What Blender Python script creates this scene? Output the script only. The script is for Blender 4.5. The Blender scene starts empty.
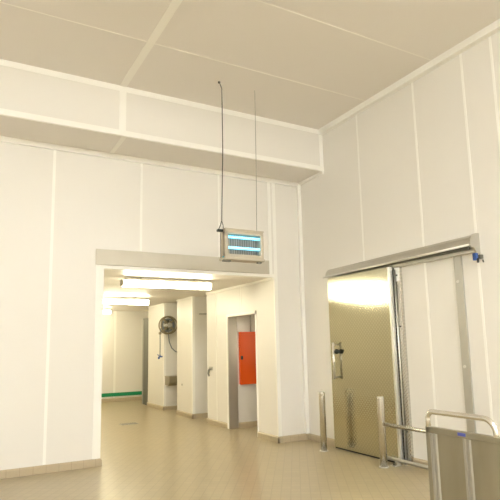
import bpy, bmesh, math, random
from mathutils import Vector, Matrix
random.seed(4)
S = bpy.context.scene
COL = S.collection
PI = math.pi

# ------------------------------------------------------------------ materials
def mat(name, color, rough=0.5, metal=0.0, spec=0.5, emit=None, estr=0.0):
    m = bpy.data.materials.new(name); m.use_nodes = True
    b = m.node_tree.nodes['Principled BSDF']
    b.inputs['Base Color'].default_value = (*color, 1)
    b.inputs['Roughness'].default_value = rough
    b.inputs['Metallic'].default_value = metal
    b.inputs['Specular IOR Level'].default_value = spec
    if emit:
        b.inputs['Emission Color'].default_value = (*emit, 1)
        b.inputs['Emission Strength'].default_value = estr
    return m

def nd(m, t, **kw):
    n = m.node_tree.nodes.new(t)
    for k, v in kw.items(): setattr(n, k, v)
    return n

def link(m, a, b): m.node_tree.links.new(a, b)
def bsdf(m): return m.node_tree.nodes['Principled BSDF']

def noise_bump(m, scale=60, strength=0.1, dist=0.002, stretch=None):
    tc = nd(m, 'ShaderNodeTexCoord'); n = nd(m, 'ShaderNodeTexNoise'); n.inputs['Scale'].default_value = scale
    n.inputs['Detail'].default_value = 2
    src = tc.outputs['Object']
    if stretch:
        mp = nd(m, 'ShaderNodeMapping'); mp.inputs['Scale'].default_value = stretch
        link(m, src, mp.inputs['Vector']); src = mp.outputs['Vector']
    link(m, src, n.inputs['Vector'])
    b = nd(m, 'ShaderNodeBump'); b.inputs['Strength'].default_value = strength; b.inputs['Distance'].default_value = dist
    link(m, n.outputs['Fac'], b.inputs['Height']); link(m, b.outputs['Normal'], bsdf(m).inputs['Normal'])
    return n

def noise_color(m, c1, c2, scale, stretch=(1, 1, 1)):
    tc = nd(m, 'ShaderNodeTexCoord'); mp = nd(m, 'ShaderNodeMapping'); mp.inputs['Scale'].default_value = stretch
    n = nd(m, 'ShaderNodeTexNoise'); n.inputs['Scale'].default_value = scale
    r = nd(m, 'ShaderNodeValToRGB'); r.color_ramp.elements[0].position = .3; r.color_ramp.elements[1].position = .7
    r.color_ramp.elements[0].color = (*c1, 1); r.color_ramp.elements[1].color = (*c2, 1)
    link(m, tc.outputs['Object'], mp.inputs['Vector']); link(m, mp.outputs['Vector'], n.inputs['Vector'])
    link(m, n.outputs['Fac'], r.inputs['Fac']); link(m, r.outputs['Color'], bsdf(m).inputs['Base Color'])

WALL = mat('cream_panel', (.84, .81, .75), .38)
noise_bump(WALL, 90, .12, .002)
CEIL = mat('ceiling_panel', (.85, .805, .75), .45)
noise_bump(CEIL, 90, .1, .002)
TRIM = mat('white_trim', (.97, .95, .89), .35)
STRIP_C = mat('ceiling_strip', (.96, .93, .86), .4)
JOINT_C = mat('ceiling_joint', (.93, .89, .82), .4)
STEEL = mat('brushed_steel', (.78, .76, .71), .24, 1.0)
noise_bump(STEEL, 40, .08, .001, (1, 1, 14))
SATIN = mat('satin_steel', (.55, .54, .50), .42, 1.0)
noise_bump(SATIN, 30, .08, .001, (8, 8, 1))
LINTEL = mat('grey_lintel_steel', (.60, .56, .47), .5, .3)
noise_color(LINTEL, (.57, .53, .44), (.62, .58, .49), 3)
GALV = mat('galvanised_steel', (.76, .75, .71), .32, .85)
HOODM = mat('track_steel', (.54, .52, .47), .35, .9)
DARK = mat('dark_gap', (.03, .03, .03), .6)
BLACK = mat('black_plastic', (.012, .018, .014), .3)
DARKSTEEL = mat('dark_grey_steel', (.17, .17, .145), .4, .6)
BLUE = mat('blue_plastic', (.03, .09, .32), .35)
BLUELAB = mat('blue_label', (.10, .12, .45), .4)
RED = mat('red_enamel', (.72, .09, .006), .3, 0, .35)
GREEN = mat('green_band', (.0, .26, .10), .4)
PLASTER = mat('recess_paint', (.78, .75, .70), .5)
LAMPBODY = mat('lamp_housing', (.60, .57, .48), .4)
LAMP = mat('lamp_diffuser', (.9, .9, .85), .4, emit=(1.0, .92, .66), estr=18.0)
HALLLAMP = mat('hall_lamp_diffuser', (.9, .9, .85), .4, emit=(.97, 1.0, 1.01), estr=62.0)
UV = mat('ultraviolet_tube', (.4, .8, .9), .3, emit=(.16, .66, 1.0), estr=1.15)
JAMB = mat('jamb_steel', (.58, .55, .50), .36, .9)
STIFF = mat('stiffener_steel', (.47, .455, .41), .42, .8)
CYAN = mat('cyan_reflection', (.08, .55, .65), .3)
SIDELAMP = mat('added_room_tube', (.9, .9, .85), .4, emit=(1.0, .92, .70), estr=7.0)
KILLER = mat('beige_enamel', (.51, .455, .35), .4)
GRIDM = mat('killer_backing', (.25, .235, .20), .5)
WIREM = mat('grid_wire', (.42, .40, .36), .35, .8)
WIRE = mat('thin_wire', (.28, .26, .22), .4, .6)
CORD = mat('dark_cord', (.07, .065, .055), .5)
REELM = mat('hose_reel_metal', (.36, .31, .21), .35, .5)
HOSEM = mat('grey_hose', (.22, .24, .26), .5)
BASINM = mat('basin_steel', (.42, .38, .28), .35, .9)
RUBBER = mat('grey_rubber', (.05, .05, .05), .7)
TROLLEY = mat('trolley_sheet', (.36, .33, .25), .45, .85)
noise_color(TROLLEY, (.34, .315, .235), (.39, .36, .28), 2.5, (1, 3, .6))

# floor: small tan tiles laid at an angle to the walls
FLOOR = mat('tan_floor_tile', (.55, .44, .28), .29, 0, .45)
tc = nd(FLOOR, 'ShaderNodeTexCoord'); mp = nd(FLOOR, 'ShaderNodeMapping')
mp.inputs['Rotation'].default_value = (0, 0, math.radians(-56))
br = nd(FLOOR, 'ShaderNodeTexBrick'); br.offset = 0.0; br.squash = 1.0
br.inputs['Scale'].default_value = 1.0
br.inputs['Brick Width'].default_value = .10; br.inputs['Row Height'].default_value = .10
br.inputs['Mortar Size'].default_value = .0055; br.inputs['Mortar Smooth'].default_value = .3
br.inputs['Color1'].default_value = (.45, .37, .225, 1); br.inputs['Color2'].default_value = (.42, .345, .208, 1)
br.inputs['Mortar'].default_value = (.37, .30, .18, 1)
link(FLOOR, tc.outputs['Object'], mp.inputs['Vector']); link(FLOOR, mp.outputs['Vector'], br.inputs['Vector'])
link(FLOOR, br.outputs['Color'], bsdf(FLOOR).inputs['Base Color'])
bp = nd(FLOOR, 'ShaderNodeBump'); bp.inputs['Strength'].default_value = .12; bp.inputs['Distance'].default_value = .002; bp.invert = True
link(FLOOR, br.outputs['Fac'], bp.inputs['Height']); link(FLOOR, bp.outputs['Normal'], bsdf(FLOOR).inputs['Normal'])

# skirting tiles 15 cm long with grout
def skirting_mat(name, axis):
    m = mat(name, (.5, .41, .27), .4)
    tc = nd(m, 'ShaderNodeTexCoord'); sp = nd(m, 'ShaderNodeSeparateXYZ')
    link(m, tc.outputs['Object'], sp.inputs[0])
    a = nd(m, 'ShaderNodeMath', operation='MULTIPLY'); a.inputs[1].default_value = 1 / .15
    link(m, sp.outputs[axis], a.inputs[0])
    fr = nd(m, 'ShaderNodeMath', operation='FRACT'); link(m, a.outputs[0], fr.inputs[0])
    lt = nd(m, 'ShaderNodeMath', operation='LESS_THAN'); lt.inputs[1].default_value = .05
    link(m, fr.outputs[0], lt.inputs[0])
    mx = nd(m, 'ShaderNodeMixRGB'); mx.inputs[1].default_value = (.50, .415, .28, 1); mx.inputs[2].default_value = (.42, .345, .23, 1)
    link(m, lt.outputs[0], mx.inputs[0]); link(m, mx.outputs[0], bsdf(m).inputs['Base Color'])
    return m
SKX = skirting_mat('skirting_tile_x', 0)
SKY_ = skirting_mat('skirting_tile_y', 1)

# embossed diamond sheet of the sliding leaf (sheet lies in the Y-Z plane)
def diamond_mat(name, color, pitch, rough, strength, dist):
    m = mat(name, color, rough, 1.0)
    tc = nd(m, 'ShaderNodeTexCoord'); sp = nd(m, 'ShaderNodeSeparateXYZ'); link(m, tc.outputs['Object'], sp.inputs[0])
    outs = []
    for op in ('ADD', 'SUBTRACT'):
        s = nd(m, 'ShaderNodeMath', operation=op); link(m, sp.outputs[1], s.inputs[0]); link(m, sp.outputs[2], s.inputs[1])
        k = nd(m, 'ShaderNodeMath', operation='MULTIPLY'); k.inputs[1].default_value = PI / pitch; link(m, s.outputs[0], k.inputs[0])
        si = nd(m, 'ShaderNodeMath', operation='SINE'); link(m, k.outputs[0], si.inputs[0])
        ab = nd(m, 'ShaderNodeMath', operation='ABSOLUTE'); link(m, si.outputs[0], ab.inputs[0])
        pw = nd(m, 'ShaderNodeMath', operation='POWER'); pw.inputs[1].default_value = 3; link(m, ab.outputs[0], pw.inputs[0]); outs.append(pw)
    mu = nd(m, 'ShaderNodeMath', operation='MAXIMUM'); link(m, outs[0].outputs[0], mu.inputs[0]); link(m, outs[1].outputs[0], mu.inputs[1])
    b = nd(m, 'ShaderNodeBump'); b.inputs['Strength'].default_value = strength; b.inputs['Distance'].default_value = dist
    link(m, mu.outputs[0], b.inputs['Height']); link(m, b.outputs['Normal'], bsdf(m).inputs['Normal'])
    mx = nd(m, 'ShaderNodeMixRGB'); mx.inputs[1].default_value = (*[min(1, c * 1.04) for c in color], 1); mx.inputs[2].default_value = (*[c * .86 for c in color], 1)   # ridges darkened in colour to paint the embossing's light-dark contrast
    sh = nd(m, 'ShaderNodeMath', operation='POWER'); sh.inputs[1].default_value = 2; link(m, mu.outputs[0], sh.inputs[0])
    link(m, sh.outputs[0], mx.inputs[0]); link(m, mx.outputs[0], bsdf(m).inputs['Base Color'])
    return m
DIAMOND = diamond_mat('embossed_door_sheet', (.58, .555, .43), .055, .12, 1.0, .0006)
CHECKER = diamond_mat('embossed_jamb_sheet', (.62, .60, .54), .045, .26, .8, .0035)

# ------------------------------------------------------------------ mesh helpers
def origin(o):
    v = Vector(o.location)
    while o.parent: o = o.parent; v += o.location
    return v

class MB:
    def __init__(s): s.b = bmesh.new()
    def box(s, x0, x1, y0, y1, z0, z1, bev=0):
        t = bmesh.new()
        bmesh.ops.create_cube(t, size=1)
        for v in t.verts:
            v.co = Vector(((x0 + x1) / 2 + v.co.x * (x1 - x0), (y0 + y1) / 2 + v.co.y * (y1 - y0), (z0 + z1) / 2 + v.co.z * (z1 - z0)))
        if bev:
            bmesh.ops.bevel(t, geom=t.edges[:], offset=bev, segments=2, affect='EDGES', profile=.5)
        return s.merge(t)
    def merge(s, t):
        me = bpy.data.meshes.new('tmp'); t.to_mesh(me); t.free(); s.b.from_mesh(me); bpy.data.meshes.remove(me); return s
    def cyl(s, p, q, r, n=20, r2=None):
        return s.tube([p, q], r, n, r2=r2)
    def tube(s, pts, r, n=12, closed=False, r2=None):
        pts = [Vector(p) for p in pts]; N = len(pts); rings = []; prev = None
        for i, p in enumerate(pts):
            if closed: d = (pts[(i + 1) % N] - pts[i - 1]).normalized()
            else: d = (pts[min(i + 1, N - 1)] - pts[max(i - 1, 0)]).normalized()
            if prev is None:
                a = Vector((0, 0, 1)) if abs(d.z) < .9 else Vector((1, 0, 0))
                u = d.cross(a).normalized()
            else:
                u = (prev - d * prev.dot(d)).normalized()
            prev = u; w = d.cross(u)
            rr = r if r2 is None else r + (r2 - r) * i / (N - 1)
            rings.append([s.b.verts.new(p + (u * math.cos(2 * PI * k / n) + w * math.sin(2 * PI * k / n)) * rr) for k in range(n)])
        M = N if closed else N - 1
        for i in range(M):
            A, B = rings[i], rings[(i + 1) % N]
            for k in range(n):
                f = s.b.faces.new((A[k], A[(k + 1) % n], B[(k + 1) % n], B[k])); f.smooth = True
        if not closed:
            s.b.faces.new(rings[0][::-1]); s.b.faces.new(rings[-1])
        return s
    def prism(s, poly, axis, a, b):
        """poly of 2D points extruded along axis 'x','y' or 'z' from a to b"""
        def P(u, v, t):
            return {'x': (t, u, v), 'y': (u, t, v), 'z': (u, v, t)}[axis]
        A = [s.b.verts.new(P(u, v, a)) for u, v in poly]; B = [s.b.verts.new(P(u, v, b)) for u, v in poly]
        n = len(poly)
        for i in range(n): s.b.faces.new((A[i], A[(i + 1) % n], B[(i + 1) % n], B[i]))
        s.b.faces.new(A[::-1]); s.b.faces.new(B)
        return s
    def sphere(s, c, r, n=12):
        t = bmesh.new(); bmesh.ops.create_uvsphere(t, u_segments=n, v_segments=max(6, n // 2 + 2), radius=r)
        for v in t.verts: v.co += Vector(c)
        for f in t.faces: f.smooth = True
        return s.merge(t)
    def build(s, name, m, parent=None, kind=None):
        bmesh.ops.recalc_face_normals(s.b, faces=s.b.faces[:])
        if parent: bmesh.ops.translate(s.b, verts=s.b.verts[:], vec=-origin(parent))   # vertices relative to the parent
        me = bpy.data.meshes.new(name); s.b.to_mesh(me); s.b.free()
        me.materials.append(m)
        o = bpy.data.objects.new(name, me); COL.objects.link(o)
        if parent:
            o.parent = parent
        if kind: o['kind'] = kind
        return o

def box(name, m, x0, x1, y0, y1, z0, z1, parent=None, kind=None, bev=0):
    return MB().box(x0, x1, y0, y1, z0, z1, bev).build(name, m, parent, kind)

def thing(name, loc, label, cat, group=None):
    o = bpy.data.objects.new(name, None); COL.objects.link(o); o.location = loc
    o.empty_display_size = .1
    return tag(o, label, cat, group)

def tag(o, label, cat, group=None):
    o['label'] = label; o['category'] = cat
    if group: o['group'] = group
    return o

def copy_thing(root, delta, label):
    r = root.copy(); COL.objects.link(r); r.location = root.location + Vector(delta); r['label'] = label
    for ch in list(root.children):
        c = ch.copy(); COL.objects.link(c); c.parent = r
        for g in list(ch.children):
            d = g.copy(); COL.objects.link(d); d.parent = c
    return r

def arc(c, r, a0, a1, n, plane):
    out = []
    for i in range(n + 1):
        a = a0 + (a1 - a0) * i / n; u, v = r * math.cos(a), r * math.sin(a)
        out.append({'yz': (c[0], c[1] + u, c[2] + v), 'xz': (c[0] + u, c[1], c[2] + v), 'xy': (c[0] + u, c[1] + v, c[2])}[plane])
    return out

# ------------------------------------------------------------------ main dimensions (metres)
YB = 7.15        # back wall of the hall
XR = 5.0         # right wall of the hall
ZC = 4.92        # hall ceiling
ZS = 4.235       # underside of the bulkhead
YH = 6.45        # front of the bulkhead
OX0, OX1, OZ = 1.71, 4.455, 2.585   # passage opening
XL, YF = -5.0, -6.0
YE = 15.3        # end wall of the passage
XC = OX1

# ------------------------------------------------------------------ setting
box('floor', FLOOR, XL - .2, 9.0, YF - .2, YE + .2, -.2, 0, kind='structure')
c = box('ceiling', CEIL, XL, XR, YF, YB, ZC, ZC + .2, kind='structure')
for x in (1.75, -.65, -3.05):
    box('joint_strip', STRIP_C, x - .045, x + .045, YF, YH, ZC - .006, ZC + .01, c)
y = 5.32
while y > YF:
    box('joint_strip', JOINT_C, XL, XR, y - .008, y + .008, ZC - .003, ZC + .01, c); y -= 1.2
box('trim_ceiling_right', TRIM, XR - .075, XR + .01, YF, YH - .006, ZC - .085, ZC + .01, kind='structure')

# bulkhead across the hall above the passage
bk = box('bulkhead_beam', WALL, XL, XR, YH, YB + .02, ZS, ZC + .02, kind='structure')
box('soffit_sheet', CEIL, XL, XR, YH + .03, YB, ZS - .004, ZS + .004, bk)
box('edge_trim', TRIM, XL, XR, YH - .006, YH + .02, ZC - .075, ZC, bk)
box('edge_trim', TRIM, XL, XR, YH - .012, YH + .02, ZS - .004, ZS + .07, bk)
box('edge_trim', TRIM, XR - .07, XR, YH - .008, YH + .02, ZS + .05, ZC - .03, bk)
for x in (1.75, -.65, -3.05):
    box('joint_strip', TRIM, x - .045, x + .045, YH - .008, YH + .02, ZS + .05, ZC - .03, bk)
    box('joint_strip', STRIP_C, x + .03 - .03, x + .03 + .03, YH + .02, YB, ZS - .010, ZS + .004, bk)
box('edge_trim', TRIM, XL, XR, YB - .03, YB, ZS - .075, ZS, bk)
box('edge_trim', TRIM, XR - .035, XR, YH, YB, ZS - .045, ZS, bk)

# back wall with the passage opening
wb = MB()
wb.box(XL, OX0, YB, YB + .15, 0, ZS + .05)
wb.box(OX0, OX1, YB, YB + .15, OZ, ZS + .05)
wb.box(OX1, XR, YB, YB + .15, 0, ZS + .05)
wb = wb.build('wall_back', WALL, kind='structure')
for x in (1.03, -.17, -1.37, -2.57, -3.77):
    box('joint_strip', TRIM, x - .018, x + .018, YB - .004, YB + .01, .1, ZS - .04, wb)
for x in (2.23, 3.47):
    box('joint_strip', TRIM, x - .016, x + .016, YB - .004, YB + .01, 2.86, ZS - .04, wb)
box('opening_trim', TRIM, OX0 - .10, OX0 + .004, YB - .010, YB + .12, 0.095, 2.632, wb)
box('opening_trim', TRIM, OX1 - .10, OX1 - .045, YB - .012, YB + .02, OZ, ZS - .04, wb)
box('opening_trim', TRIM, OX1 - .010, OX1 + .05, YB - .010, YB + .02, 0.095, ZS - .04, wb)
box('opening_trim', TRIM, OX0, OX1, YB - .006, YB + .12, OZ - .004, OZ + .05, wb)
box('corner_trim', TRIM, XR - .06, XR, YB - .05, YB, 0.095, ZS - .04, wb)
ln = box('trim_lintel', LINTEL, 1.60, 4.345, YB - .03, YB + .002, 2.63, 2.846, kind='structure', bev=.004)

wr = box('wall_right', WALL, XR, XR + .2, YF, YB + .15, 0, ZC + .1, kind='structure')
for yy in (5.61, 4.515, 3.76, 3.37, 2.2, 1.0, -.2, -1.4, -2.6, -3.8):
    box('joint_strip', TRIM, XR - .004, XR + .01, yy - .014, yy + .014, .1, ZC - .06, wr)
box('wall_left', WALL, XL - .2, XL, YF, YB + .15, 0, ZC + .1, kind='structure')
box('wall_rear', WALL, XL - .2, XR + .2, YF - .2, YF, 0, ZC + .1, kind='structure')
# tiled skirting
def skirt(name, segs):
    obs = None
    for i, (ax, a, b, p, d) in enumerate(segs):
        t = .022
        m = MB()
        if ax == 'x': prof = [(p, 0), (p + d * t, 0), (p + d * t, .075), (p + d * .006, .095), (p, .095)]; m.prism(prof, 'x', a, b)
        else: prof = [(p, 0), (p + d * t, 0), (p + d * t, .075), (p + d * .006, .095), (p, .095)]; m.prism(prof, 'y', a, b)
        o = m.build(name if obs is None else 'skirting_return', SKX if ax == 'x' else SKY_, obs)
        if obs is None: o['kind'] = 'structure'; obs = o
    return obs
skirt('baseboard_back_left', [('x', XL, OX0 + .0, YB, -1), ('y', YB - .022, YB + .12, OX0 + .0, 1)])
skirt('baseboard_back_right', [('x', OX1 - .022, XR, YB, -1)])
skirt('baseboard_right', [('y', 5.10, YB, XR, -1), ('y', YF, 4.90, XR, -1)])

# passage beyond the opening
D0, D1, DZ = 7.80, 8.86, 2.035
wc = MB()
wc.box(XC, XC + .16, YB + .15, D0, 0, 2.65)
wc.box(XC, XC + .16, D0, D1, DZ, 2.65)
wc.box(XC, XC + .16, D1, 9.79, 0, 2.65)
wc.box(XC + .10, 6.2, 9.66, 9.79, 0, 2.65)
wc = wc.build('wall_passage_right', WALL, kind='structure')
box('joint_strip', TRIM, XC - .004, XC + .01, 9.765, 9.794, .1, OZ, wc)
box('joint_strip', TRIM, XC - .004, XC + .01, 9.36, 9.375, .1, OZ, wc)
box('joint_strip', TRIM, XC - .004, XC + .01, 8.31, 8.33, DZ + .05, OZ, wc)
box('edge_trim', TRIM, XC - .03, XC + .01, YB + .01, 9.79, OZ - .035, OZ, wc)
dt = MB(); dt.box(XC - .012, XC + .01, D1, D1 + .05, 0, DZ + .05); dt.box(XC - .012, XC + .01, D0 - .03, D1, DZ, DZ + .05); dt.box(XC - .012, XC + .01, D0 - .03, D0, 0, DZ + .05)
dt.build('trim_doorway', TRIM, kind='structure')
box('trim_jamb', JAMB, XC - .006, XC + .175, D1 - .03, D1, 0, DZ, kind='structure')
box('trim_jamb_near', STEEL, XC - .006, XC + .165, D0, D0 + .012, 0, DZ, kind='structure')
# recess behind the doorway
box('wall_recess_far', PLASTER, XC + .16, 6.1, D1 - .012, 9.66, 0, 2.22, kind='structure')
box('wall_recess_back', PLASTER, 6.1, 6.2, YB + .15, 9.66, 0, 2.4, kind='structure')
box('wall_recess_near', PLASTER, XC + .16, 6.1, YB + .15, YB + .25, 0, 2.22, kind='structure')
box('ceiling_recess', PLASTER, XC + .16, 6.1, YB + .15, 9.66, 2.22, 2.4, kind='structure')
skirt('baseboard_recess', [('x', XC + .175, 6.1, D1 - .012, -1)])
skirt('baseboard_passage', [('y', YB - .022, D0 - .03, XC, -1), ('y', D1 + .05, 9.812, XC, -1)])

def pillar(y0, y1):
    p = box('corridor_pillar', WALL, XC, 6.2, y0, y1, 0, 2.65, kind='structure')
    box('corner_trim', TRIM, XC - .006, XC + .05, y0 - .003, y0 + .05, .095, OZ, p)
    box('edge_trim', TRIM, XC - .02, XC, y0, y1, OZ - .03, OZ, p)
    m = MB().prism([(XC, 0), (XC - .022, 0), (XC - .022, .075), (XC - .006, .095), (XC, .095)], 'y', y0 - .022, y1); m.build('baseboard_pillar_side', SKY_, kind='structure')
    m = MB().prism([(y0, 0), (y0 - .022, 0), (y0 - .022, .075), (y0 - .006, .095), (y0, .095)], 'x', XC - .022, 6.1); m.build('baseboard_pillar_front', SKX, kind='structure')
    return p
pillar(10.55, 11.47)
pillar(12.33, 13.56)
box('wall_niche', WALL, 6.1, 6.3, 9.66, 12.4, 0, 2.65, kind='structure')
box('wall_passage_left', WALL, 1.0, 1.2, YB + .15, YE, 0, 2.65, kind='structure')
we = box('wall_end', WALL, 1.0, 9.0, YE, YE + .2, 0, 2.65, kind='structure')
for x in (4.03, 2.83, 1.63, 5.23):
    box('joint_strip', TRIM, x - .03, x + .03, YE - .006, YE + .01, .1, OZ, we)
box('green_band', GREEN, 1.2, 6.2, YE - .02, YE + .002, .145, .245, we)
skirt('baseboard_end', [('x', 1.2, 8.9, YE, -1)])
box('wall_passage_far_right', WALL, 8.8, 9.0, 13.3, YE, 0, 2.65, kind='structure')
box('ceiling_passage', CEIL, 1.0, 9.0, YB + .12, YE + .2, OZ, OZ + .2, kind='structure')
# steel frame of the side door near the end of the passage
sd = box('door_2', DARKSTEEL, XC + .01, XC + .09, 13.62, 14.05, 0.0, 2.29, kind='structure', bev=.006)
box('edge_profile', SATIN, XC - .004, XC + .03, 14.0, 14.06, 0.0, 2.25, sd)

# ------------------------------------------------------------------ sliding cold-room door (leaf is the room's door)
d = box('door_1', DIAMOND, 4.882, 4.938, 5.03, 6.32, .022, 2.485, kind='structure', bev=.006)
tag(d, 'tall embossed metal sliding cold-room door on the right wall', 'door')
box('edge_profile', GALV, 4.876, 4.940, 5.012, 5.045, .022, 2.475, d, bev=.004)
box('bottom_gap_shadow', DARK, 4.89, 4.934, 5.06, 6.31, .004, .024, d)  # dark strip standing in for the shadow in the gap under the leaf
h = MB()
h.tube([(4.884, 6.17, 1.48), (4.822, 6.17, 1.48)], .010, 10); h.tube([(4.884, 6.17, 1.02), (4.822, 6.17, 1.02)], .010, 10)
h.tube([(4.818, 6.17, .99), (4.818, 6.17, 1.515)], .017, 14)
h.build('handle', GALV, d)
k = MB(); k.cyl((4.886, 6.12, 1.385), (4.85, 6.12, 1.385), .028); k.sphere((4.838, 6.12, 1.385), .037)
k.build('release_knob', BLACK, d)

# jamb of the cold-room opening, right of the leaf
j = box('trim_cold_room_jamb', CHECKER, 4.96, XR, 4.905, 5.075, 0.0, 2.46, kind='structure')
box('cover_plate', GALV, 4.955, 4.965, 4.91, 5.0, 2.28, 2.46, j)
q = MB(); q.cyl((4.957, 4.955, 2.36), (4.949, 4.955, 2.36), .012); q.build('screw', DARK, j)
q = MB(); q.cyl((4.962, 4.955, 1.70), (4.954, 4.955, 1.70), .010); q.build('screw', DARK, j)
q = MB(); q.cyl((4.962, 4.945, .40), (4.954, 4.945, .40), .010); q.build('screw', DARK, j)
q = MB(); q.tube([(4.945, 4.985, .04), (4.945, 4.985, 2.44)], .0105, 12); q.build('guide_rod', GALV, j)
q = MB(); q.box(4.92, 4.96, 4.965, 5.005, .0, .045); q.build('rod_foot', GALV, j)

# track above the door
t = thing('door_track', (4.9, 5.0, 2.46), 'long stainless hood and track running above the sliding door', 'door track')
def tilt(mb):   # the hood rises a little towards its near end
    for v in mb.b.verts: v.co.z += .018 - .040 * (v.co.y - 3.73) / 2.6
    return mb
hood = [(4.999, 2.632), (4.95, 2.632), (4.912, 2.620), (4.884, 2.594), (4.872, 2.56), (4.866, 2.518), (4.853, 2.512), (4.851, 2.53), (4.858, 2.566),
        (4.872, 2.602), (4.906, 2.634), (4.95, 2.648), (4.999, 2.648)]
m = MB().prism(hood, 'y', 3.745, 6.33); tilt(m).build('hood', HOODM, t)
m = MB(); m.tube([(4.856, 6.38, 2.522), (4.856, 3.75, 2.522)], .0145, 12); tilt(m).build('hood_lip', GALV, t)
m = MB(); m.box(4.945, 4.999, 3.76, 5.04, 2.462, 2.565, .004); m.build('rail', HOODM, t)
m = MB(); m.box(4.90, 4.94, 3.80, 6.25, 2.50, 2.56, .006); m.build('runner', DARKSTEEL, t)
for yy in (4.82, 4.30):
    m = MB(); m.cyl((4.947, yy, 2.515), (4.938, yy, 2.515), .013); m.build('bolt', DARK, t)
m = MB().prism([(4.999, 2.43), (4.94, 2.43), (4.90, 2.49), (4.848, 2.498), (4.846, 2.575), (4.866, 2.618), (4.905, 2.644), (4.95, 2.656), (4.999, 2.656)], 'y', 3.722, 3.745)
tilt(m).build('end_cap', HOODM, t)
m = MB(); m.cyl((4.885, 3.75, 2.565), (4.885, 3.80, 2.565), .02); m.build('end_bumper', TRIM, t)
sw = thing('limit_switch', (4.93, 3.71, 2.36), 'small blue switch hanging under the near end of the door track', 'switch')
m = MB(); m.box(4.885, 4.93, 3.70, 3.745, 2.365, 2.445, .006); m.build('housing', BLUE, sw)
m = MB(); m.box(4.895, 4.912, 3.68, 3.703, 2.335, 2.385, .004); m.build('plunger', DARK, sw)
m = MB(); m.box(4.94, 4.999, 3.69, 3.73, 2.385, 2.43, .004); m.tube([(4.925, 3.70, 2.40), (4.95, 3.69, 2.40)], .007); m.tube([(4.96, 3.675, 2.37), (4.965, 3.67, 2.34)], .008); m.build('bracket', DARKSTEEL, sw)

# tall strip on the wall beside the door
st = thing('cover_strip', (4.99, 4.015, 0), 'tall narrow steel strip with round bolts on the right wall below the track', 'metal strip')
m = MB(); m.box(4.975, 4.999, 3.965, 4.07, .0, 2.462, .004); m.build('strip', SATIN, st)
for z in (2.17, 1.215, .30):
    m = MB(); m.cyl((4.978, 4.03, z), (4.966, 4.03, z), .017); m.build('bolt', GALV, st)

# ------------------------------------------------------------------ bollard, guard rail, floor guide
def bollard_post(root, y, h):
    m = MB(); m.tube([(4.63, y, .0), (4.63, y, h - .012), (4.63, y, h)], .045, 24); m.build('post', STEEL, root)
    m = MB(); m.cyl((4.63, y, 0), (4.63, y, .012), .062, 24); m.build('base_flange', GALV, root)
    m = MB(); m.cyl((4.63, y, h), (4.63, y, h + .008), .043, 24, r2=.036); m.build('cap', GALV, root)
b1 = thing('bollard', (4.63, 6.24, 0), 'freestanding stainless steel bollard at the far edge of the sliding door', 'bollard')
bollard_post(b1, 6.24, .82)
g = thing('guard_rail', (4.63, 5.04, 0), 'stainless post with a knee-high horizontal tube leading behind the trolley', 'guard rail')
bollard_post(g, 5.04, .832)
m = MB(); m.tube([(4.63, 5.03, .512), (4.63, 4.0, .512)] + arc((4.63, 4.0, .412), .10, PI / 2, PI, 6, 'yz')[1:] + [(4.63, 3.90, 0)], .024, 14)
m.build('rail', STEEL, g)
fg = thing('floor_guide', (4.84, 5.0, 0), 'low steel guide tube just above the floor at the foot of the door jamb', 'floor guide')
m = MB(); m.tube([(4.84, 5.19, .062), (4.84, 3.95, .062)], .024, 12); m.build('tube', SATIN, fg)
for yy in (5.02, 4.0):
    m = MB(); m.box(4.74, 4.86, yy - .05, yy + .05, 0, .010, .002); m.box(4.81, 4.87, yy - .02, yy + .02, .0, .05); m.build('foot', GALV, fg)
m = MB(); m.box(4.765, 4.80, 4.99, 5.03, .008, .035, .003); m.build('bolt', DARKSTEEL, fg)

# ------------------------------------------------------------------ platform trolley
tr = thing('platform_trolley', (3.3, 2.4, 0), 'stainless platform trolley with a bent tube handle standing before the door track', 'trolley')
X0, Ya, Yb_, zt, zb = 2.90, 2.705, 2.045, .918, .24
fr = MB()
fr.box(X0 - .018, X0 + .018, Ya - .034, Ya, zb, zt, .005)
fr.box(X0 - .018, X0 + .018, Yb_, Yb_ + .034, zb, zt, .005)
fr.box(X0 - .018, X0 + .018, Yb_, Ya, zt - .04, zt + .002, .005)
fr.box(X0 - .018, X0 + .018, Yb_, Ya, zb, zb + .04, .005)
fr.build('end_frame', TROLLEY, tr)
m = MB(); m.box(X0 - .004, X0 + .004, Yb_ + .02, Ya - .02, zb + .02, zt - .02); m.build('end_panel', TROLLEY, tr)
for y0 in (2.645, 2.375, 2.105):
    m = MB(); w = .030
    m.prism([(X0 - .004, y0 - w), (X0 - .016, y0 - w + .006), (X0 - .016, y0 - .008), (X0 - .008, y0 - .004), (X0 - .008, y0 + .004), (X0 - .016, y0 + .008), (X0 - .016, y0 + w - .006), (X0 - .004, y0 + w)], 'z', zb + .04, zt - .04)
    m.build('stiffener', STIFF, tr)
hp = [(X0, 2.69, zt - .02), (X0, 2.69, .965)] + arc((X0, 2.645, .975), .045, 0, PI / 2, 8, 'yz') + arc((X0, 2.245, .935), .085, PI / 2, PI, 10, 'yz') + [(X0, 2.16, zt - .02)]
m = MB(); m.tube(hp, .018, 16); m.build('push_handle', STEEL, tr)
m = MB(); m.box(X0 - .0205, X0 - .017, 2.372, 2.432, .892, .912, .001); m.build('label', BLUELAB, tr)
m = MB(); m.box(X0 - .02, X0 + 1.0, Yb_, Ya, .205, .245, .006); m.build('deck', TROLLEY, tr)
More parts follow.
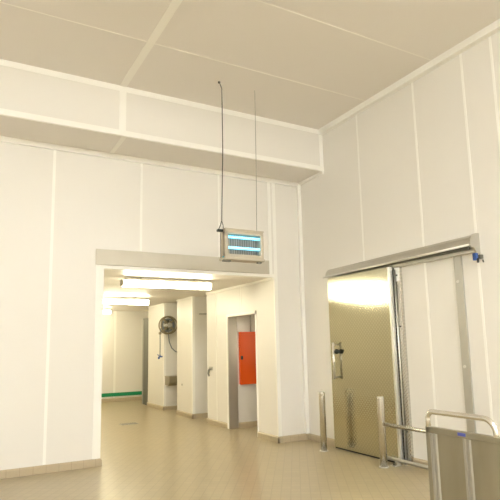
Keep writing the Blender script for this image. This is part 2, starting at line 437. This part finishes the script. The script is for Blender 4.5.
for cx in (X0 + .10, X0 + .88):
    for cy in (Yb_ + .09, Ya - .09):
        m = MB(); m.box(cx - .05, cx + .05, cy - .04, cy + .04, .195, .207); m.box(cx - .03, cx + .03, cy - .028, cy - .022, .06, .20); m.box(cx - .03, cx + .03, cy + .022, cy + .028, .06, .20)
        cs = m.build('caster', GALV, tr)
        m = MB(); m.cyl((cx, cy - .018, .07), (cx, cy + .018, .07), .07, 24); m.build('wheel', RUBBER, cs)

# ------------------------------------------------------------------ insect killer hung from the ceiling
KX0, KX1, KY0, KY1, KZ0, KZ1 = 2.845, 3.395, 5.69, 5.84, 2.545, 2.94
ik = thing('insect_killer', ((KX0 + KX1) / 2, 5.765, KZ0), 'beige electric insect killer with two glowing blue tubes hung from ceiling', 'insect killer')
m = MB()
m.box(KX0, KX1, KY0, KY1, KZ1 - .055, KZ1, .004)
m.box(KX0, KX1, KY0, KY1, KZ0 + .035, KZ0 + .085, .004)
m.box(KX0, KX0 + .045, KY0, KY1, KZ0 + .06, KZ1 - .03, .004)
m.box(KX1 - .045, KX1, KY0, KY1, KZ0 + .06, KZ1 - .03, .004)
m.build('housing', KILLER, ik)
m = MB(); m.box(KX0 - .012, KX1 + .012, KY0 - .015, KY1 + .01, KZ0 + .01, KZ0 + .04, .006); m.build('catch_tray', KILLER, ik)
m = MB(); m.box(KX0 - .006, KX1 + .006, KY0 - .006, KY1 + .006, KZ1 - .004, KZ1 + .012, .004); m.build('lid', KILLER, ik)
m = MB(); m.box(KX0 + .03, KX1 - .03, 5.80, 5.81, KZ0 + .07, KZ1 - .04); m.build('backing', GRIDM, ik)
m = MB()
for i in range(14):
    x = KX0 + .06 + i * (KX1 - KX0 - .12) / 13
    m.box(x - .005, x + .005, 5.755, 5.765, KZ0 + .07, KZ1 - .04)
m.box(KX0 + .04, KX1 - .04, 5.752, 5.768, 2.70, 2.708)
m.build('electric_grid', WIREM, ik)
for z in (2.850, 2.715):
    m = MB(); m.tube([(KX0 + .045, 5.725, z), (KX1 - .045, 5.725, z)], .016, 16); m.build('tube', UV, ik)
for x, r in ((KX0 + .035, .055), (KX1 - .05, .03)):
    m = MB(); m.box(x - r, x + r, 5.71, 5.75, KZ0 - .012, KZ0 + .012, .004); m.build('foot', DARKSTEEL, ik)
m = MB(); m.box(KX0 - .075, KX0 + .02, 5.74, 5.79, KZ1 - .028, KZ1 + .004, .008); m.build('hanging_bracket', BLACK, ik)
m = MB(); m.tube([(KX0 - .03, KY0 + .04, KZ1 - .04), (KX0 - .045, KY0 + .03, KZ1 - .2), (KX0 - .02, KY0 + .03, KZ0 + .05)], .007, 8); m.build('side_lead', KILLER, ik)
m = MB(); m.box(KX0 - .002, KX0 + .004, KY0 + .035, KY0 + .045, KZ0 + .05, KZ1 - .03); m.box(KX0 - .002, KX0 + .004, KY1 - .02, KY1 - .012, KZ0 + .05, KZ1 - .03); m.build('side_seam', DARK, ik)
m = MB(); m.sphere((KX0 - .004, KY0 + .05, KZ0 + .05), .014); m.build('reflection_spot', CYAN, ik)  # cyan dot painting a bluish reflection on the side of the housing
m = MB(); m.tube([(2.828, 5.768, ZC + .002), (2.828, 5.768, ZC - .02)], .016, 10)
m.tube([(2.835, 5.768, ZC - .02), (2.85, 5.768, ZC - .05), (2.866, 5.768, ZC - .09), (2.866, 5.768, 4.0), (2.845, 5.768, 3.3), (2.838, 5.768, 3.06), (2.82, 5.768, 3.0), (2.79, 5.768, KZ1 - .005)], .0065, 8)
m.tube([(2.838, 5.768, 3.06), (2.855, 5.768, 3.0), (2.86, 5.768, KZ1)], .005, 8)
m.build('power_cord', CORD, ik)
m = MB(); m.tube([(3.362, 5.765, ZC + .001), (3.355, 5.765, 3.9), (3.34, 5.765, KZ1)], .0032, 6); m.build('suspension_wire', WIRE, ik)

# ------------------------------------------------------------------ fluorescent lights of the passage
def strip_light(x0, x1, y, z, label, lampmat, group):
    r = thing('fluorescent_light', ((x0 + x1) / 2, y, z), label, 'ceiling light', group)
    body = MB(); body.box(x0 + .02, x1 - .02, y - .08, y + .08, z + .08, z + .105, .006); body.build('housing', LAMPBODY, r)
    prof = []
    m = MB(); n = 14
    for i in range(n + 1):
        a = -PI * i / n + 0
        prof.append((y + .055 * math.cos(a), z + .08 + .100 * math.sin(a)))
    m.prism(prof, 'x', x0 + .012, x1 - .012)
    m.build('diffuser', lampmat, r)
    for xe in (x0, x1 - .014):
        m = MB(); m.box(xe, xe + .014, y - .058, y + .058, z - .012, z + .09, .02); m.build('end_cap', LAMPBODY, r)
    for xe in (x0 + .3, x1 - .3):
        m = MB(); m.cyl((xe, y, z + .10), (xe, y, OZ + .001), .012, 10); m.build('mount', LAMPBODY, r)
    return r
L1 = strip_light(2.165, 3.665, 7.9, 2.45, 'nearest lit strip light on the passage ceiling, just past the steel lintel', LAMP, 'strip lights of the passage')
copy_thing(L1, (0, 3.25, 0), 'second lit strip light on the passage ceiling, partly cut by the left jamb')
copy_thing(L1, (0, 6.5, 0), 'farthest strip light on the passage ceiling, only its end glowing beside the left jamb')

copy_thing(L1, (4.2, 6.3, 0), 'added unseen strip light beyond the farther pillar, round the corner from the passage')  # extra lamp, hidden from the camera, added to brighten the far end
# hall lights in rows on the ceiling behind the camera
def hall_light(x, y):
    z = ZC - .088
    r = thing('ceiling_light', (x, y, z), 'white strip light on the hall ceiling behind the camera', 'ceiling light', 'hall strip lights')
    m = MB(); m.box(x - .8, x + .8, y - .11, y + .11, z + .03, z + .09, .008); m.build('housing', TRIM, r)
    m = MB(); m.box(x - .78, x + .78, y - .09, y + .09, z - .02, z + .032, .012); m.build('diffuser', HALLLAMP, r)
    return r
H = hall_light(-3.4, -.3)
for dx, dy in ((0, -2.6), (0, -5.1), (6.4, -.6), (6.4, -3.2), (3.2, -4.4)):
    copy_thing(H, (dx, dy, 0), H['label'])

# ------------------------------------------------------------------ things in the passage
hr = thing('hose_reel', (4.49, 12.2, 2.03), 'round bronze hose reel on the farther pillar of the passage', 'hose reel')
cx, cy, cz = 4.485, 12.15, 2.03
for yy in (cy - .07, cy + .07):
    m = MB(); m.tube(arc((cx, yy, cz), .205, 0, 2 * PI, 32, 'xz')[:-1], .017, 10, closed=True)
    for k in range(4):
        a = PI / 4 + k * PI / 2
        m.tube([(cx + .04 * math.cos(a), yy, cz + .04 * math.sin(a)), (cx + .2 * math.cos(a), yy, cz + .2 * math.sin(a))], .020, 8)
    m.build('side_ring', REELM, hr)
m = MB(); m.cyl((cx, cy - .10, cz), (cx, cy + .10, cz), .055, 20); m.build('hub', GALV, hr)
m = MB()
for i in range(5):
    m.tube(arc((cx, cy - .045 + i * .0225, cz), .145, 0, 2 * PI, 28, 'xz')[:-1], .014, 8, closed=True)
m.build('coiled_hose', HOSEM, hr)
m = MB(); m.box(cx - .03, cx + .03, cy + .085, 12.318, cz - .10, cz + .10, .005); m.box(cx - .03, cx + .10, 12.315, 12.332, cz - .16, cz + .16, .003); m.build('wall_bracket', DARKSTEEL, hr)
m = MB(); m.tube([(cx - .145, cy, cz + .02), (4.30, cy, 1.93), (4.283, cy, 1.84), (4.286, cy, 1.55), (4.284, cy, 1.31)], .011, 8); m.build('drop_hose', HOSEM, hr)
m = MB(); m.sphere((4.283, cy, 1.835), .036); m.build('hose_stop', REELM, hr)
m = MB(); m.tube([(cx + .01, cy - .06, cz - .05), (4.485, cy - .03, 1.80), (4.52, cy, 1.62), (4.58, cy, 1.48), (4.68, cy, 1.39), (4.82, cy + .06, 1.36), (4.95, 12.30, 1.40)], .012, 8); m.build('feed_hose', HOSEM, hr)
gun = MB(); gun.box(4.255, 4.345, cy - .02, cy + .02, 1.262, 1.298, .008); gun.box(4.235, 4.275, cy - .018, cy + .018, 1.225, 1.275, .008); gun.tube([(4.285, cy, 1.33), (4.285, cy, 1.28)], .016)
gun.tube([(4.25, cy, 1.30), (4.225, cy, 1.335)], .010)
gun.build('spray_gun', BLUE, hr)

sk = thing('hand_basin', (4.72, 12.2, .57), 'boxy brown-grey metal wash basin fixed low beside the farther pillar', 'basin')
m = MB()
prof = [(12.332, .60), (12.332, .80), (12.02, .80), (12.02, .66), (12.10, .59)]
m.prism(prof, 'x', 4.475, 5.10); m.build('bowl', BASINM, sk)
m = MB(); m.box(4.465, 5.11, 12.005, 12.33, .795, .812, .004); m.build('rim', BASINM, sk)
m = MB(); m.tube([(4.80, 12.32, .92), (4.80, 12.22, .95), (4.80, 12.14, .92), (4.80, 12.13, .88)], .012, 10); m.build('spout', GALV, sk)

fc = thing('fire_hose_cabinet', (4.9, 8.81, .77), 'glossy red cabinet hung on the wall inside the doorway', 'cabinet')
m = MB(); m.box(4.672, 5.26, 8.80, 8.846, .785, 1.755, .004); m.build('body', RED, fc)
m = MB(); m.box(4.667, 5.266, 8.775, 8.802, .782, 1.757, .006); dd = m.build('door', RED, fc)
m = MB(); m.box(4.672, 4.716, 8.757, 8.778, 1.24, 1.31, .006); m.build('latch', BLACK, dd)
m = MB(); m.tube([(4.925, 8.825, 1.75), (4.925, 8.825, 2.221)], .014, 10); m.build('supply_pipe', SATIN, fc)

wl = thing('added_room_lamp', (5.58, 7.45, 1.3), 'small upright tube lamp added unseen on the near wall of the side room', 'lamp')  # added out of view to light the side room and streak the cabinet
m = MB(); m.box(5.54, 5.62, 7.40, 7.425, 1.2, 2.0, .004); m.build('back_plate', LAMPBODY, wl)
m = MB(); m.tube([(5.58, 7.447, 1.22), (5.58, 7.447, 1.98)], .022, 12); m.build('tube', SIDELAMP, wl)
tp = thing('wall_bracket_hook', (4.44, 9.70, 1.0), 'small two-pronged grey metal fitting on the passage wall left of the doorway', 'wall hook')
m = MB(); m.box(4.435, 4.4545, 9.54, 9.69, 1.03, 1.10, .004); m.build('plate', SATIN, tp)
for dy in (.03, -.03):
    m = MB(); m.tube([(4.44, 9.60 + dy, 1.06), (4.40, 9.60 + dy * .8, 1.04), (4.385, 9.60 + dy * .5, .97), (4.40, 9.60, .92)], .014, 10); m.build('prong', DARKSTEEL, tp)
ps = tag(MB().tube([(4.62, 10.552, 2.203), (4.62, 10.50, 2.203), (4.77, 10.50, 2.203)], .014, 10).build('pipe_stub', SATIN),
         'short thin grey pipe high on the nearer pillar of the passage', 'pipe')
pb = tag(MB().cyl((4.455, 11.16, .668), (4.443, 11.16, .668), .022, 14).build('wall_button', SATIN), 'tiny round grey button low on the nearer pillar', 'button')
dr = thing('floor_drain', (3.1, 10.63, 0), 'flat grey drain grate set in the passage floor', 'drain')
m = MB(); m.box(2.93, 3.28, 10.52, 10.75, 0.0, .006, .002); m.build('frame', SATIN, dr)
m = MB()
for i in range(8):
    m.box(2.955 + i * .04, 2.975 + i * .04, 10.54, 10.73, .003, .009)
m.build('grate', DARKSTEEL, dr)

# ------------------------------------------------------------------ camera
f, CX, CY = 523.65, 250.0, 267.6
yaw, pitch, roll = (math.radians(a) for a in (29.247, 8.4533, -1.2379))
F = Vector((math.sin(yaw) * math.cos(pitch), math.cos(yaw) * math.cos(pitch), math.sin(pitch)))
r0 = Vector((math.cos(yaw), -math.sin(yaw), 0)); u0 = r0.cross(F)
rv = r0 * math.cos(roll) + u0 * math.sin(roll); uv = -r0 * math.sin(roll) + u0 * math.cos(roll)
cam = bpy.data.cameras.new('camera'); co = bpy.data.objects.new('camera', cam); COL.objects.link(co)
M = Matrix((rv, uv, -F)).transposed().to_4x4(); M.translation = (0, 0, 1.5)
co.matrix_world = M
cam.sensor_fit = 'HORIZONTAL'; cam.sensor_width = 36; cam.lens = f / 500 * 36
cam.shift_y = (CY - 250) / 500; cam.clip_start = .05
S.camera = co

w = bpy.data.worlds.new('world'); S.world = w; w.use_nodes = True
w.node_tree.nodes['Background'].inputs[0].default_value = (.05, .045, .035, 1)
w.node_tree.nodes['Background'].inputs[1].default_value = 1.0
vs = S.view_settings
vs.view_transform = 'Standard'; vs.look = 'None'; vs.gamma = 1; vs.use_curve_mapping = False
vs.exposure = 1.11
